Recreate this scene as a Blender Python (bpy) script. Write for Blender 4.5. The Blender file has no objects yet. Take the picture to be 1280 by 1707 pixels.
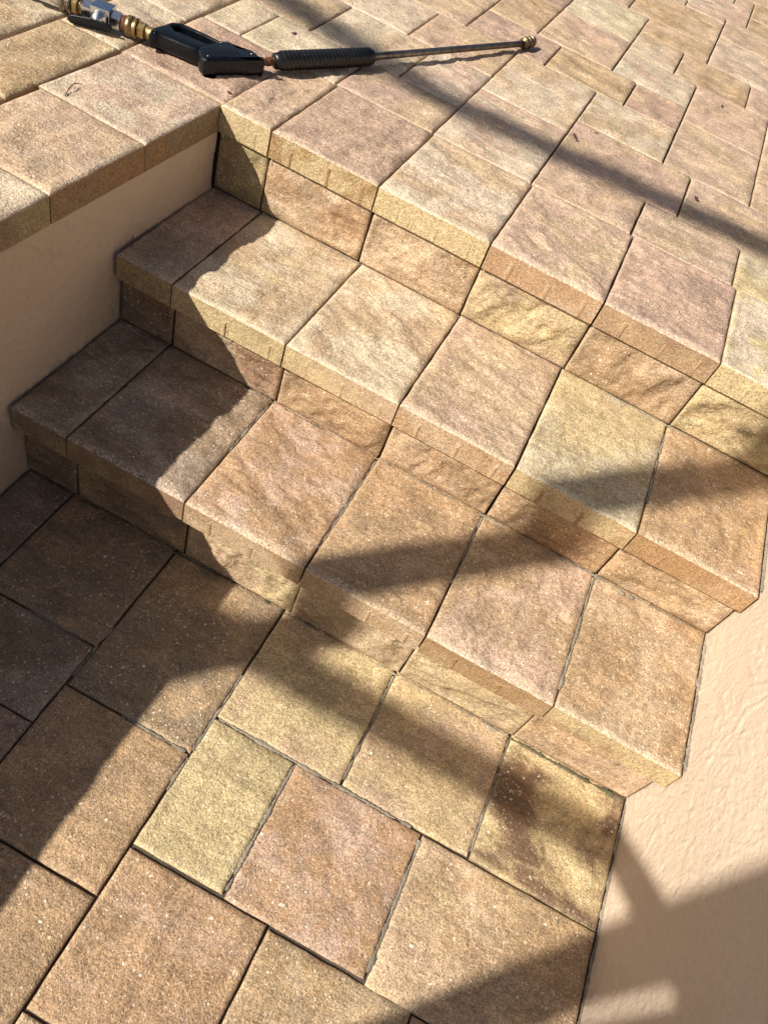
import bpy, bmesh, math, random
from mathutils import Vector, Matrix, noise

# ------------------------------------------------------------------ camera, sky, sun, exposure
sc = bpy.context.scene
COL = sc.collection
cam_d = bpy.data.cameras.new('camera'); cam = bpy.data.objects.new('camera', cam_d); COL.objects.link(cam)
R = Matrix(((0.877667, -0.476341, 0.052918), (0.392046, 0.650035, -0.650964), (0.275682, 0.592076, 0.757262)))
cam.matrix_world = Matrix.Translation((0.77981, -1.46475, 1.39312)) @ R.to_4x4()
cam_d.sensor_fit = 'HORIZONTAL'; cam_d.sensor_width = 36.0; cam_d.lens = 36.0 * 1301.64 / 1280.0
cam_d.clip_start = 0.02; cam_d.clip_end = 2000
sc.camera = cam

SUN_TRAVEL = Vector((0.94, 0.90, -1.0))
elev = math.atan2(1.0, math.hypot(0.94, 0.90))
azim = math.atan2(-0.94, -0.90)
wd = bpy.data.worlds.new('World'); sc.world = wd; wd.use_nodes = True
nt = wd.node_tree; bg = nt.nodes['Background']
sky = nt.nodes.new('ShaderNodeTexSky'); sky.sky_type = 'NISHITA'; sky.sun_disc = False
sky.sun_elevation = elev; sky.sun_rotation = azim; sky.air_density = 1.0; sky.dust_density = 3.0
nt.links.new(sky.outputs[0], bg.inputs[0]); bg.inputs[1].default_value = 0.054
sun_d = bpy.data.lights.new('sun', 'SUN'); sun_d.energy = 5.0; sun_d.angle = math.radians(0.6)
sun_d.color = (1.0, 0.93, 0.82)
sun = bpy.data.objects.new('sun', sun_d); COL.objects.link(sun)
sun.rotation_euler = SUN_TRAVEL.to_track_quat('-Z', 'Y').to_euler(); sun.location = (-3, -3, 5)
sc.view_settings.view_transform = 'Standard'; sc.view_settings.look = 'None'
sc.view_settings.gamma = 1.0; sc.view_settings.use_curve_mapping = False
sc.view_settings.exposure = 0.56

# ------------------------------------------------------------------ measured heights and step lines
Z1, Z2, Z3 = 0.2089, 0.3863, 0.5799
T = 0.060
Y1, RY1, Y2, RY2, Y3, RY3 = -0.6586, -0.6318, -0.3406, -0.3230, 0.0, 0.0103
XW = 1.402
rnd = random.Random(7)

# ------------------------------------------------------------------ materials
def mat(name):
    m = bpy.data.materials.new(name); m.use_nodes = True
    n = m.node_tree.nodes; n.clear()
    out = n.new('ShaderNodeOutputMaterial'); b = n.new('ShaderNodeBsdfPrincipled')
    m.node_tree.links.new(b.outputs[0], out.inputs[0])
    return m, m.node_tree, b
class G:
    """small helper to wire nodes"""
    def __init__(s, nt): s.nt = nt; s.n = nt.nodes; s.l = nt.links
    def put(s, sock, v):
        if isinstance(v, bpy.types.NodeSocket): s.l.new(v, sock)
        elif isinstance(v, (tuple, list)) and len(v) == 3 and sock.type == 'RGBA': sock.default_value = (*v, 1)
        else: sock.default_value = v
    def noise(s, co, scale, detail=3, rough=0.55, dist=0.0):
        t = s.n.new('ShaderNodeTexNoise'); s.put(t.inputs['Vector'], co); t.inputs['Scale'].default_value = scale
        t.inputs['Detail'].default_value = detail; t.inputs['Roughness'].default_value = rough
        t.inputs['Distortion'].default_value = dist
        return t.outputs['Fac']
    def vor(s, co, scale, rand=1.0, feature='F1'):
        t = s.n.new('ShaderNodeTexVoronoi'); s.put(t.inputs['Vector'], co); t.inputs['Scale'].default_value = scale
        t.feature = feature; t.inputs['Randomness'].default_value = rand
        return t
    def ramp(s, v, a, b, lo=0.0, hi=1.0, smooth=True):
        t = s.n.new('ShaderNodeMapRange'); s.put(t.inputs[0], v)
        t.inputs[1].default_value = a; t.inputs[2].default_value = b
        t.inputs[3].default_value = lo; t.inputs[4].default_value = hi
        if smooth: t.interpolation_type = 'SMOOTHSTEP'
        return t.outputs[0]
    def math(s, op, a, b=0.0):
        t = s.n.new('ShaderNodeMath'); t.operation = op; s.put(t.inputs[0], a); s.put(t.inputs[1], b); return t.outputs[0]
    def vmath(s, op, a, b):
        t = s.n.new('ShaderNodeVectorMath'); t.operation = op; s.put(t.inputs[0], a); s.put(t.inputs[1], b); return t.outputs[0]
    def mix(s, f, a, b, mode='MIX'):
        t = s.n.new('ShaderNodeMix'); t.data_type = 'RGBA'; t.blend_type = mode
        s.put(t.inputs[0], f); s.put(t.inputs[6], a); s.put(t.inputs[7], b); return t.outputs[2]
    def attr(s, name, out='Color'):
        t = s.n.new('ShaderNodeAttribute'); t.attribute_type = 'OBJECT'; t.attribute_name = name; return t.outputs[out]
    def sep(s, c):
        t = s.n.new('ShaderNodeSeparateColor'); s.put(t.inputs[0], c); return t.outputs
    def obj(s):
        t = s.n.new('ShaderNodeTexCoord'); return t.outputs['Object']
    def rotscale(s, v, rot, sca):
        t = s.n.new('ShaderNodeMapping'); s.put(t.inputs[0], v); t.inputs['Rotation'].default_value = rot
        t.inputs['Scale'].default_value = sca; return t.outputs[0]
    def bump(s, h, strength, dist, normal=None):
        t = s.n.new('ShaderNodeBump'); t.inputs['Strength'].default_value = strength; t.inputs['Distance'].default_value = dist
        s.put(t.inputs['Height'], h)
        if normal: s.l.new(normal, t.inputs['Normal'])
        return t.outputs[0]

def paver_material(name, side):
    m, nt, b = mat(name); g = G(nt)
    co = g.vmath('ADD', g.obj(), g.attr('seed', 'Vector'))
    a, c2 = (g.attr('sa'), g.attr('sb')) if side else (g.attr('ca'), g.attr('cb'))
    cloud = g.noise(co, 7.0 if side else 6.0, 4, 0.62, 0.4)
    col = g.mix(g.ramp(cloud, 0.42, 0.58), a, c2)
    if not side:
        rc = g.rotscale(co, (0, 0, 0.5), (1.2, 5.0, 1.0))
        st = g.noise(rc, 4.0, 5, 0.62, 0.8)
        col = g.mix(g.math('MULTIPLY', g.ramp(st, 0.50, 0.68), g.attr('streak', 'Fac')), col, g.attr('cc'))
        fine = g.noise(rc, 22.0, 3, 0.65)
        col = g.mix(1.0, col, g.ramp(fine, 0.3, 0.7, 0.88, 1.12), 'MULTIPLY')
        vein = g.math('ABSOLUTE', g.math('SUBTRACT', g.noise(rc, 7.0, 4, 0.6, 1.2), 0.5))
        col = g.mix(g.ramp(vein, 0.0, 0.022, 0.45, 0.0), col, g.mix(0.55, col, (0.10, 0.07, 0.045)))
        pat = g.noise(co, 13.0, 3, 0.65)
        col = g.mix(1.0, col, g.ramp(pat, 0.34, 0.66, 0.86, 1.12), 'MULTIPLY')
    # sandy grain at three sizes
    n1 = g.noise(co, 330.0, 2, 0.8)
    col = g.mix(1.0, col, g.ramp(n1, 0.30, 0.70, 0.40, 1.58, False), 'MULTIPLY')
    n2 = g.noise(co, 120.0, 2, 0.7)
    col = g.mix(1.0, col, g.ramp(n2, 0.32, 0.68, 0.90, 1.11), 'MULTIPLY')
    n3 = g.noise(co, 28.0, 2, 0.6)
    col = g.mix(1.0, col, g.ramp(n3, 0.3, 0.7, 0.94, 1.06), 'MULTIPLY')
    # aggregate flecks: pale shell and quartz, a few dark grains
    dens = 0.4 if side else 1.0
    nz = g.n.new('ShaderNodeTexNoise'); g.put(nz.inputs['Vector'], co); nz.inputs['Scale'].default_value = 260.0; nz.inputs['Detail'].default_value = 0
    sh = g.n.new('ShaderNodeVectorMath'); sh.operation = 'MULTIPLY_ADD'
    g.put(sh.inputs[0], nz.outputs['Color']); sh.inputs[1].default_value = (.006, .006, .006); g.put(sh.inputs[2], co)
    cod = sh.outputs[0]
    v1 = g.vor(cod, 165.0); r1 = g.sep(v1.outputs['Color'])
    f1 = g.math('MULTIPLY', g.ramp(v1.outputs['Distance'], 0.20, 0.38, 1, 0), g.ramp(r1[0], 0.66, 0.86))
    f1 = g.math('MULTIPLY', f1, g.ramp(g.noise(co, 9.0, 2, 0.6), 0.36, 0.62, 0.45, 1.0))
    col = g.mix(g.math('MULTIPLY', f1, 0.92 * dens), col, (0.84, 0.72, 0.55))
    v2 = g.vor(cod, 62.0); r2 = g.sep(v2.outputs['Color'])
    rad = g.math('MULTIPLY', g.ramp(r2[1], 0, 1, 0.30, 1.0, False), 0.17)
    f2 = g.math('MULTIPLY', g.ramp(g.math('SUBTRACT', v2.outputs['Distance'], rad), -0.05, 0.03, 1, 0), g.ramp(r2[0], 0.72, 0.86))
    f2 = g.math('MULTIPLY', f2, g.attr('fleck', 'Fac'))
    col = g.mix(g.math('MULTIPLY', f2, 0.9 * dens), col, (0.84, 0.77, 0.65))
    f3 = g.math('MULTIPLY', g.ramp(v1.outputs['Distance'], 0.15, 0.35, 1, 0), g.ramp(r1[1], 0.88, 0.93))
    col = g.mix(g.math('MULTIPLY', f3, 0.5), col, (0.08, 0.06, 0.04))
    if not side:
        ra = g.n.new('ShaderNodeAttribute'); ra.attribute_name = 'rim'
        wear_and_glint = g.math('MULTIPLY', ra.outputs['Fac'], g.ramp(g.noise(co, 210.0, 3, 0.7), 0.42, 0.60, 0.0, 1.0))
        col = g.mix(g.math('MULTIPLY', wear_and_glint, 0.75), col, (0.66, 0.56, 0.43))  # pale rim: edge wear plus the nosing's sun highlight painted into the colour
    # grime stains
    gr = g.noise(co, 11.0, 4, 0.7)
    dirt = g.math('MULTIPLY', g.ramp(gr, 0.56, 0.72), g.attr('dirt', 'Fac'))
    dirt = g.math('MULTIPLY', dirt, g.ramp(g.noise(co, 240.0, 2, 0.6), 0.38, 0.58, 0.25, 1.0))
    col = g.mix(dirt, col, (0.075, 0.055, 0.035))
    g.put(b.inputs['Base Color'], col)
    g.put(b.inputs['Roughness'], g.ramp(n1, 0.3, 0.7, 0.50, 0.78))
    b.inputs['Specular IOR Level'].default_value = 0.45
    h = g.math('ADD', g.math('MULTIPLY', n1, 0.55), g.math('MULTIPLY', n2, 1.1))
    h = g.math('ADD', h, g.math('MULTIPLY', f1, 0.25))
    h = g.math('ADD', h, g.math('MULTIPLY', n3, 0.6))
    g.put(b.inputs['Normal'], g.bump(h, 0.9 if not side else 0.5, 0.0024))
    return m
M_TOP = paver_material('paver_split_face', False)
M_SIDE = paver_material('paver_moulded_side', True)

def stucco_material():
    m, nt, b = mat('painted_stucco'); g = G(nt); co = g.obj()
    n0 = g.noise(co, 1.6, 4, 0.6)
    col = g.mix(g.ramp(n0, 0.35, 0.65), (0.585, 0.478, 0.375), (0.55, 0.445, 0.342))
    n1 = g.noise(co, 260.0, 3, 0.7)
    col = g.mix(1.0, col, g.ramp(n1, 0.3, 0.7, 0.93, 1.07), 'MULTIPLY')
    v = g.vor(co, 26.0); r = g.sep(v.outputs['Color'])
    sp = g.math('MULTIPLY', g.ramp(v.outputs['Distance'], 0.03, 0.055, 1, 0), g.ramp(r[0], 0.86, 0.88))
    col = g.mix(g.math('MULTIPLY', sp, 0.8), col, (0.10, 0.07, 0.05))
    st = g.noise(g.rotscale(co, (0, 0, 0), (1, 1.2, 3.0)), 6.0, 7, 0.7)
    col = g.mix(g.ramp(st, 0.58, 0.75, 0, 0.22), col, (0.38, 0.27, 0.17))
    g.put(b.inputs['Base Color'], col); b.inputs['Roughness'].default_value = 0.62
    b.inputs['Specular IOR Level'].default_value = 0.35
    h = g.math('ADD', g.math('MULTIPLY', g.noise(co, 150.0, 2, 0.6), 0.35), g.noise(co, 45.0, 2, 0.6))
    g.put(b.inputs['Normal'], g.bump(h, 0.8, 0.004))
    return m
M_STUCCO = stucco_material()

def sand_material(name, c1, c2, c3):
    m, nt, b = mat(name); g = G(nt); co = g.obj()
    n = g.noise(co, 9.0, 5, 0.65)
    col = g.mix(g.ramp(n, 0.42, 0.58), c1, c2)
    col = g.mix(g.ramp(g.noise(co, 5.0, 5, 0.6, 0.5), 0.54, 0.64, 0, 0.8), col, c3)
    col = g.mix(1.0, col, g.ramp(g.noise(co, 420.0, 3, 0.7), 0.3, 0.7, 0.55, 1.45, False), 'MULTIPLY')
    g.put(b.inputs['Base Color'], col); b.inputs['Roughness'].default_value = 0.9
    g.put(b.inputs['Normal'], g.bump(g.noise(co, 300.0, 4, 0.7), 0.9, 0.002))
    return m
M_SAND = sand_material('joint_sand', (0.20, 0.165, 0.125), (0.13, 0.11, 0.085), (0.30, 0.26, 0.21))
M_DARKSAND = sand_material('dark_joint_sand', (0.060, 0.045, 0.032), (0.09, 0.07, 0.05), (0.035, 0.028, 0.02))
M_MORTAR = sand_material('grey_mortar', (0.27, 0.235, 0.18), (0.19, 0.165, 0.125), (0.34, 0.31, 0.25))
M_MOSS = sand_material('mossy_joint', (0.085, 0.080, 0.045), (0.14, 0.12, 0.075), (0.22, 0.19, 0.14))
M_EARTH = sand_material('earth', (0.16, 0.12, 0.08), (0.11, 0.09, 0.06), (0.07, 0.09, 0.03))

def simple(name, col, rough, metal=0.0, bump=0.0, bscale=200.0, var=0.0, spec=0.5):
    m, nt, b = mat(name); g = G(nt); co = g.obj()
    c = col
    if var: c = g.mix(g.ramp(g.noise(co, 60.0, 5, 0.7), 0.35, 0.65, 0, var), col, tuple(x * 0.35 for x in col))
    g.put(b.inputs['Base Color'], c); b.inputs['Metallic'].default_value = metal
    g.put(b.inputs['Roughness'], g.ramp(g.noise(co, 90.0, 4, 0.6), 0.3, 0.7, rough * 0.75, min(1, rough * 1.3)))
    b.inputs['Specular IOR Level'].default_value = spec
    if bump: g.put(b.inputs['Normal'], g.bump(g.noise(co, bscale, 3, 0.6), bump, 0.001))
    return m
M_BLACK = simple('black_moulded_plastic', (0.003, 0.004, 0.007), 0.30, spec=0.32)
M_RUBBER = simple('black_ribbed_rubber', (0.007, 0.007, 0.008), 0.36, 0, 0.1, 500.0)
M_STEEL = simple('tarnished_steel', (0.30, 0.25, 0.21), 0.34, 0.9, 0.15, 300.0, 0.8)
M_CHROME = simple('zinc_plated_steel', (0.74, 0.76, 0.80), 0.20, 1.0, 0.08, 200.0, 0.25)
M_BRASS = simple('worn_brass', (0.42, 0.30, 0.14), 0.42, 0.9, 0.2, 300.0, 0.7)
M_BRONZE = simple('tarnished_bronze', (0.20, 0.15, 0.075), 0.42, 0.85, 0.3, 300.0, 0.8)
M_RUST = simple('rusty_collar', (0.16, 0.07, 0.035), 0.7, 0.3, 0.4, 300.0, 0.6)
M_ALU = simple('bronze_aluminium', (0.10, 0.085, 0.07), 0.45, 0.2)
M_LEAF = simple('dry_petal', (0.09, 0.03, 0.035), 0.8, 0, 0.3)
M_CHALK = simple('white_chip', (0.72, 0.68, 0.60), 0.85, 0, 0.4)

# ------------------------------------------------------------------ object helpers
def link(name, me, parent=None, mats=()):
    for m in mats: me.materials.append(m)
    o = bpy.data.objects.new(name, me); COL.objects.link(o)
    if parent: o.parent = parent
    return o
def empty(name, loc=(0, 0, 0)):
    o = bpy.data.objects.new(name, None); COL.objects.link(o); o.location = loc; o.empty_display_size = 0.05; return o
def tag(o, label=None, cat=None, group=None, kind=None):
    if label: o['label'] = label
    if cat: o['category'] = cat
    if group: o['group'] = group
    if kind: o['kind'] = kind
    return o
def mesh(name, verts, faces):
    me = bpy.data.meshes.new(name); me.from_pydata(verts, [], faces); me.update(); return me
def smooth(me, on=True): me.polygons.foreach_set('use_smooth', [on] * len(me.polygons))
def box_mesh(name, x0, x1, y0, y1, z0, z1, bevel=0.0):
    bm = bmesh.new()
    v = [bm.verts.new((x, y, z)) for z in (z0, z1) for y in (y0, y1) for x in (x0, x1)]
    for f in ((0, 2, 3, 1), (4, 5, 7, 6), (0, 1, 5, 4), (2, 6, 7, 3), (0, 4, 6, 2), (1, 3, 7, 5)): bm.faces.new([v[i] for i in f])
    if bevel: bmesh.ops.bevel(bm, geom=bm.edges[:], offset=bevel, segments=2, affect='EDGES', profile=0.6)
    me = bpy.data.meshes.new(name); bm.to_mesh(me); bm.free(); return me

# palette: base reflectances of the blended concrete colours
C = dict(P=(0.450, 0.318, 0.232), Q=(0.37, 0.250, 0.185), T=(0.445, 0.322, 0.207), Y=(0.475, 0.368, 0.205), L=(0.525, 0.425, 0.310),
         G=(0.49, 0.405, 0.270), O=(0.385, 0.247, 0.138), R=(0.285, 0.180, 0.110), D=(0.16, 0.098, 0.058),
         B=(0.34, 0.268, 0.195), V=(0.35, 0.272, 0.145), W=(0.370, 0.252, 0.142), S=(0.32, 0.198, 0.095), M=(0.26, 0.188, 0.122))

NT = [0]
def sstep(a, b, x):
    t = max(0.0, min(1.0, (x - a) / (b - a))); return t * t * (3 - 2 * t)
def axis_coords(w, step, r):
    n = max(2, int(round((w - 4 * r) / step)))
    inner = [2 * r + (w - 4 * r) * i / n for i in range(n + 1)]
    return [0.0, r * 0.35, r] + inner + [w - r, w - r * 0.35, w]
def paver_mesh(w, d, t, step, relief, seed, r=0.0035, front=0.0, frontx=0.0):
    """a concrete paver: split-face top with cleft ledges, rim paled for wear and sun highlight, moulded sides"""
    xs, ys = axis_coords(w, step, r), axis_coords(d, step, r)
    nx, ny = len(xs), len(ys)
    off = Vector((seed * 3.17, seed * 1.93, seed * 0.71))
    ang = 0.5 + 0.9 * math.sin(seed * 12.9); ca, sa = math.cos(ang), math.sin(ang)
    lev = 0.12 * math.sin(seed * 5.3)
    verts = []; rim = []
    for j, y in enumerate(ys):
        for i, x in enumerate(xs):
            p = Vector((x, y, 0)) + off
            e = min(x, w - x, y, d - y)
            drop = 0.0
            if e < 2 * r: q = 1 - e / (2 * r); drop = r * 1.05 * q * q
            edge = sstep(0.0, 0.02, e)
            u = Vector((p.x * ca + p.y * sa, (-p.x * sa + p.y * ca) * 2.2, off.z))
            n1 = noise.fractal(u * 7.0, 1.0, 2.1, 4)
            warp = noise.fractal(p * 16.0, 1.0, 2.0, 3) * 0.28
            led = sstep(lev, lev + 0.022, n1 + warp) * 0.0019 + sstep(lev + 0.28, lev + 0.30, n1 + warp) * 0.0017 + sstep(lev - 0.34, lev - 0.32, n1 + warp) * 0.0016 - 0.0022
            rdg = max(0.0, 1.0 - abs(noise.fractal(u * 13.0 + Vector((9, 4, 2)), 1.0, 2.0, 3)) * 3.5) ** 2
            fine = noise.fractal(p * 55.0, 0.9, 2.0, 3)
            z = t - 0.0012 * min(relief, 1) - drop + relief * edge * (n1 * 0.0018 + led + rdg * 0.0011) + fine * 0.00030 * (0.6 + relief)
            wob = 0.0
            px, py = x - w / 2, y - d / 2
            if i < 2 or i > nx - 3: px += noise.noise(Vector((0, y * 26, seed + (i > 4)))) * 0.0012 * (1 if i < 2 else -1)
            if j < 2 or j > ny - 3: py += noise.noise(Vector((x * 26, 7, seed + (j > 4)))) * 0.0012 * (1 if j < 2 else -1)
            if e < 1e-6: z += noise.noise(Vector((x * 60, y * 60, seed))) * 0.0008
            verts.append((px, py, z))
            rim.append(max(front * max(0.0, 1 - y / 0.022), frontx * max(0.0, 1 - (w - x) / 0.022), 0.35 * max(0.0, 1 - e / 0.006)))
    faces = [(j * nx + i, j * nx + i + 1, (j + 1) * nx + i + 1, (j + 1) * nx + i) for j in range(ny - 1) for i in range(nx - 1)]
    nt_ = len(faces)
    ring = [i for i in range(nx)] + [j * nx + nx - 1 for j in range(1, ny)] + [(ny - 1) * nx + i for i in range(nx - 2, -1, -1)] + [j * nx for j in range(ny - 2, 0, -1)]
    base = len(verts)
    for k in ring: verts.append((verts[k][0], verts[k][1], 0.0))
    n = len(ring)
    for k in range(n): faces.append((ring[k], base + k, base + (k + 1) % n, ring[(k + 1) % n]))
    faces.append(tuple(base + k for k in range(n - 1, -1, -1)))
    me = mesh('paver', verts, faces)
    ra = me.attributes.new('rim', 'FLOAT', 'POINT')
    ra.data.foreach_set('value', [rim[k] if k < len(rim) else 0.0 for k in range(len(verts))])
    me.polygons.foreach_set('use_smooth', [True] * nt_ + [False] * (len(faces) - nt_))
    me.materials.append(M_TOP); me.materials.append(M_SIDE)
    me.polygons.foreach_set('material_index', [0] * nt_ + [1] * (len(faces) - nt_))
    return me
def style(o, cols, sides=None, streak=0.0, fleck=1.0, dirt=0.25, seed=0.0):
    cols = cols if len(cols) > 1 else cols * 2
    sides = sides or cols[:2]
    sides = sides if len(sides) > 1 else sides * 2
    jit = 1 + rnd.uniform(-0.05, 0.05)
    f = lambda k: [c * jit * (1 + rnd.uniform(-.02, .02)) for c in C[k]]
    o['ca'] = f(cols[0]); o['cb'] = f(cols[1]); o['cc'] = f(cols[2] if len(cols) > 2 else cols[1])
    o['sa'] = f(sides[0]); o['sb'] = f(sides[1])
    o['streak'] = float(streak); o['fleck'] = float(fleck); o['dirt'] = float(dirt)
    o['seed'] = [seed * 3.7 % 91, seed * 5.1 % 83, seed * 1.3 % 71]
def flat_paver(parent, x0, x1, y0, y1, ztop, cols, sides=None, name='paver', gx=0.004, gy=0.004, step=0.008, relief=1.0, t=T, tilt=0.0012, front=0.0, frontx=0.0, r=0.0035, **kw):
    NT[0] += 1; s = NT[0] * 1.37
    me = paver_mesh(x1 - x0 - gx, y1 - y0 - gy, t, step, relief, s, r=r, front=front, frontx=frontx)
    o = link(name, me, parent)
    o.location = ((x0 + x1) / 2, (y0 + y1) / 2, ztop - t)
    o.rotation_euler = (rnd.uniform(-tilt, tilt) * 2, rnd.uniform(-tilt, tilt) * 2, rnd.uniform(-tilt, tilt))
    style(o, cols, sides, seed=s, **kw)
    return o
def riser_paver(parent, x0, x1, z0, z1, yface, cols, step=0.0055, relief=1.5, t=0.045, gx=0.004, **kw):
    NT[0] += 1; s = NT[0] * 1.37
    me = paver_mesh(x1 - x0 - gx, z1 - z0, t, step, relief, s, r=0.003)
    o = link('riser_paver', me, parent)
    o.rotation_euler = (math.pi / 2, 0, rnd.uniform(-.004, .004))
    o.location = ((x0 + x1) / 2, yface + t - 0.0015, (z0 + z1) / 2)
    style(o, cols, None, seed=s, **kw)
    return o
_pr = [(-.0062, .0015), (-.0036, -.0016), (-.0020, -.0021), (.0020, -.0021), (.0036, -.0016), (.0062, .0015)]
_vs = [(x, y, z) for z, k in ((0.0, 1), (.040, 1)) for x, y in _pr] + [(x * .7, .0015, .0455) for x, y in _pr]
_n = len(_pr)
RIB = mesh('spacer_rib', _vs, [(l * _n + i, l * _n + i + 1, (l + 1) * _n + i + 1, (l + 1) * _n + i) for l in (0, 1) for i in range(_n - 1)] + [tuple(range(_n - 1, -1, -1))])
RIB.materials.append(M_SIDE)
def ribs(o, fr, sides):
    w = o.dimensions.x if o.dimensions.x else 0.25
    me = o.data; xs = [v.co.x for v in me.vertices]; ys = [v.co.y for v in me.vertices]
    x0, x1, y0 = min(xs), max(xs), min(ys) + 0.0012
    for f in fr:
        r = bpy.data.objects.new('spacer_rib', RIB); COL.objects.link(r); r.parent = o
        r.location = (x0 + (x1 - x0) * f, y0 + rnd.uniform(-.0002, .0005), 0.001)
        r.scale = (rnd.uniform(.75, 1.2), 1.0, rnd.uniform(.78, 1.0)); r.rotation_euler = (0, rnd.uniform(-.03, .03), 0)
        for k in ('sa', 'sb', 'seed', 'dirt', 'fleck'): r[k] = list(o[k]) if hasattr(o[k], '__len__') else o[k]

# ------------------------------------------------------------------ ground and bedding
def bed_mesh(name, x0, x1, y0, y1, zt, zb, step, amp, seed):
    nx = max(2, int((x1 - x0) / step)); ny = max(2, int((y1 - y0) / step)); vs = []; fs = []
    for j in range(ny + 1):
        for i in range(nx + 1):
            x = x0 + (x1 - x0) * i / nx; y = y0 + (y1 - y0) * j / ny
            n = noise.fractal(Vector((x * 5 + seed, y * 5, seed)), 1, 2, 2) + 0.4 * noise.noise(Vector((x * 60, y * 60, seed)))
            vs.append((x, y, zt + amp * max(-1.0, min(1.0, n * 1.6))))
    fs = [(j * (nx + 1) + i, j * (nx + 1) + i + 1, (j + 1) * (nx + 1) + i + 1, (j + 1) * (nx + 1) + i) for j in range(ny) for i in range(nx)]
    ring = [i for i in range(nx + 1)] + [j * (nx + 1) + nx for j in range(1, ny + 1)] + [ny * (nx + 1) + i for i in range(nx - 1, -1, -1)] + [j * (nx + 1) for j in range(ny - 1, 0, -1)]
    b = len(vs)
    for k in ring: vs.append((vs[k][0], vs[k][1], zb))
    n = len(ring)
    for k in range(n): fs.append((ring[k], b + k, b + (k + 1) % n, ring[(k + 1) % n]))
    fs.append(tuple(b + k for k in range(n - 1, -1, -1)))
    me = mesh(name, vs, fs); smooth(me); return me

ground = link('ground', mesh('ground', [(-600, -600, -0.16), (600, -600, -0.16), (600, 600, -0.16), (-600, 600, -0.16)], [(0, 1, 2, 3)]), None, (M_EARTH,))
tag(ground, kind='structure')
lower = link('lower_patio', bed_mesh('lower_patio', 0.004, 1.398, -2.45, -0.600, -0.0090, -0.15, 0.007, 0.0016, 3.0), None, (M_DARKSAND,))
tag(lower, kind='structure')
patio = link('patio', bed_mesh('patio', -1.52, 2.95, -0.20 + 0.22, 4.3, Z3 - 0.020, -0.15, 0.03, 0.002, 9.0), None, (M_DARKSAND,))
tag(patio, kind='structure')

# lower landing pavers (x0, x1, y0, y1, colours, options)
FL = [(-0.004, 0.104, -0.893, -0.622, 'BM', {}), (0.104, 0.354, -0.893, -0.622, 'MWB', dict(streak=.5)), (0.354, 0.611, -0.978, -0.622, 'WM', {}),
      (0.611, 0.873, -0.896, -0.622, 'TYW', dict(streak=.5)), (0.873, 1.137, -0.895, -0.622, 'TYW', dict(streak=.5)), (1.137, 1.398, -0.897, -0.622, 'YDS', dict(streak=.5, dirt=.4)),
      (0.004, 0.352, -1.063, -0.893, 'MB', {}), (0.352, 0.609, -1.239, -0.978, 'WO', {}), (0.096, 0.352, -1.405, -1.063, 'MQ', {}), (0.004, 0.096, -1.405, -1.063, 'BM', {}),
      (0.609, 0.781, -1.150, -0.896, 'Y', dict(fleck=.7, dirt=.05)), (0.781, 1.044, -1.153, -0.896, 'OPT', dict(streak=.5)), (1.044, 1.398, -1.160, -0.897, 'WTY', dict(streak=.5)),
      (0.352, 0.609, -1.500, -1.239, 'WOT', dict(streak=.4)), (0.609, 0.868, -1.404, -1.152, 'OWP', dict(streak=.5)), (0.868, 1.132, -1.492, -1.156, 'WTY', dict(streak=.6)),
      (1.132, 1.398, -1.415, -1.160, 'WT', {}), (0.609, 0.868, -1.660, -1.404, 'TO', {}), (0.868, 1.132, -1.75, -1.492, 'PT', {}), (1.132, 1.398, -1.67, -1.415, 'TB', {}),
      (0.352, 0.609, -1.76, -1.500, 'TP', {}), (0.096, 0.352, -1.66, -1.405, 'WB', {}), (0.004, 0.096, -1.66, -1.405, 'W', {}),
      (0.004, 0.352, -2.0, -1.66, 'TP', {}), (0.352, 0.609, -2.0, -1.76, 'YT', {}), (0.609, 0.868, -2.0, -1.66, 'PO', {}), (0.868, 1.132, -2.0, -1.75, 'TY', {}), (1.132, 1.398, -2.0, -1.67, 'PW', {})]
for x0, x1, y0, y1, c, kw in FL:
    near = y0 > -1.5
    flat_paver(lower, x0, x1, y0, y1, 0.0 + rnd.uniform(-.0012, .0008), c, gx=rnd.uniform(.0036, .0056), gy=rnd.uniform(.0036, .0056), step=0.006 if near else 0.02, relief=0.6, **{'fleck': 1.3, **kw})

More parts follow.
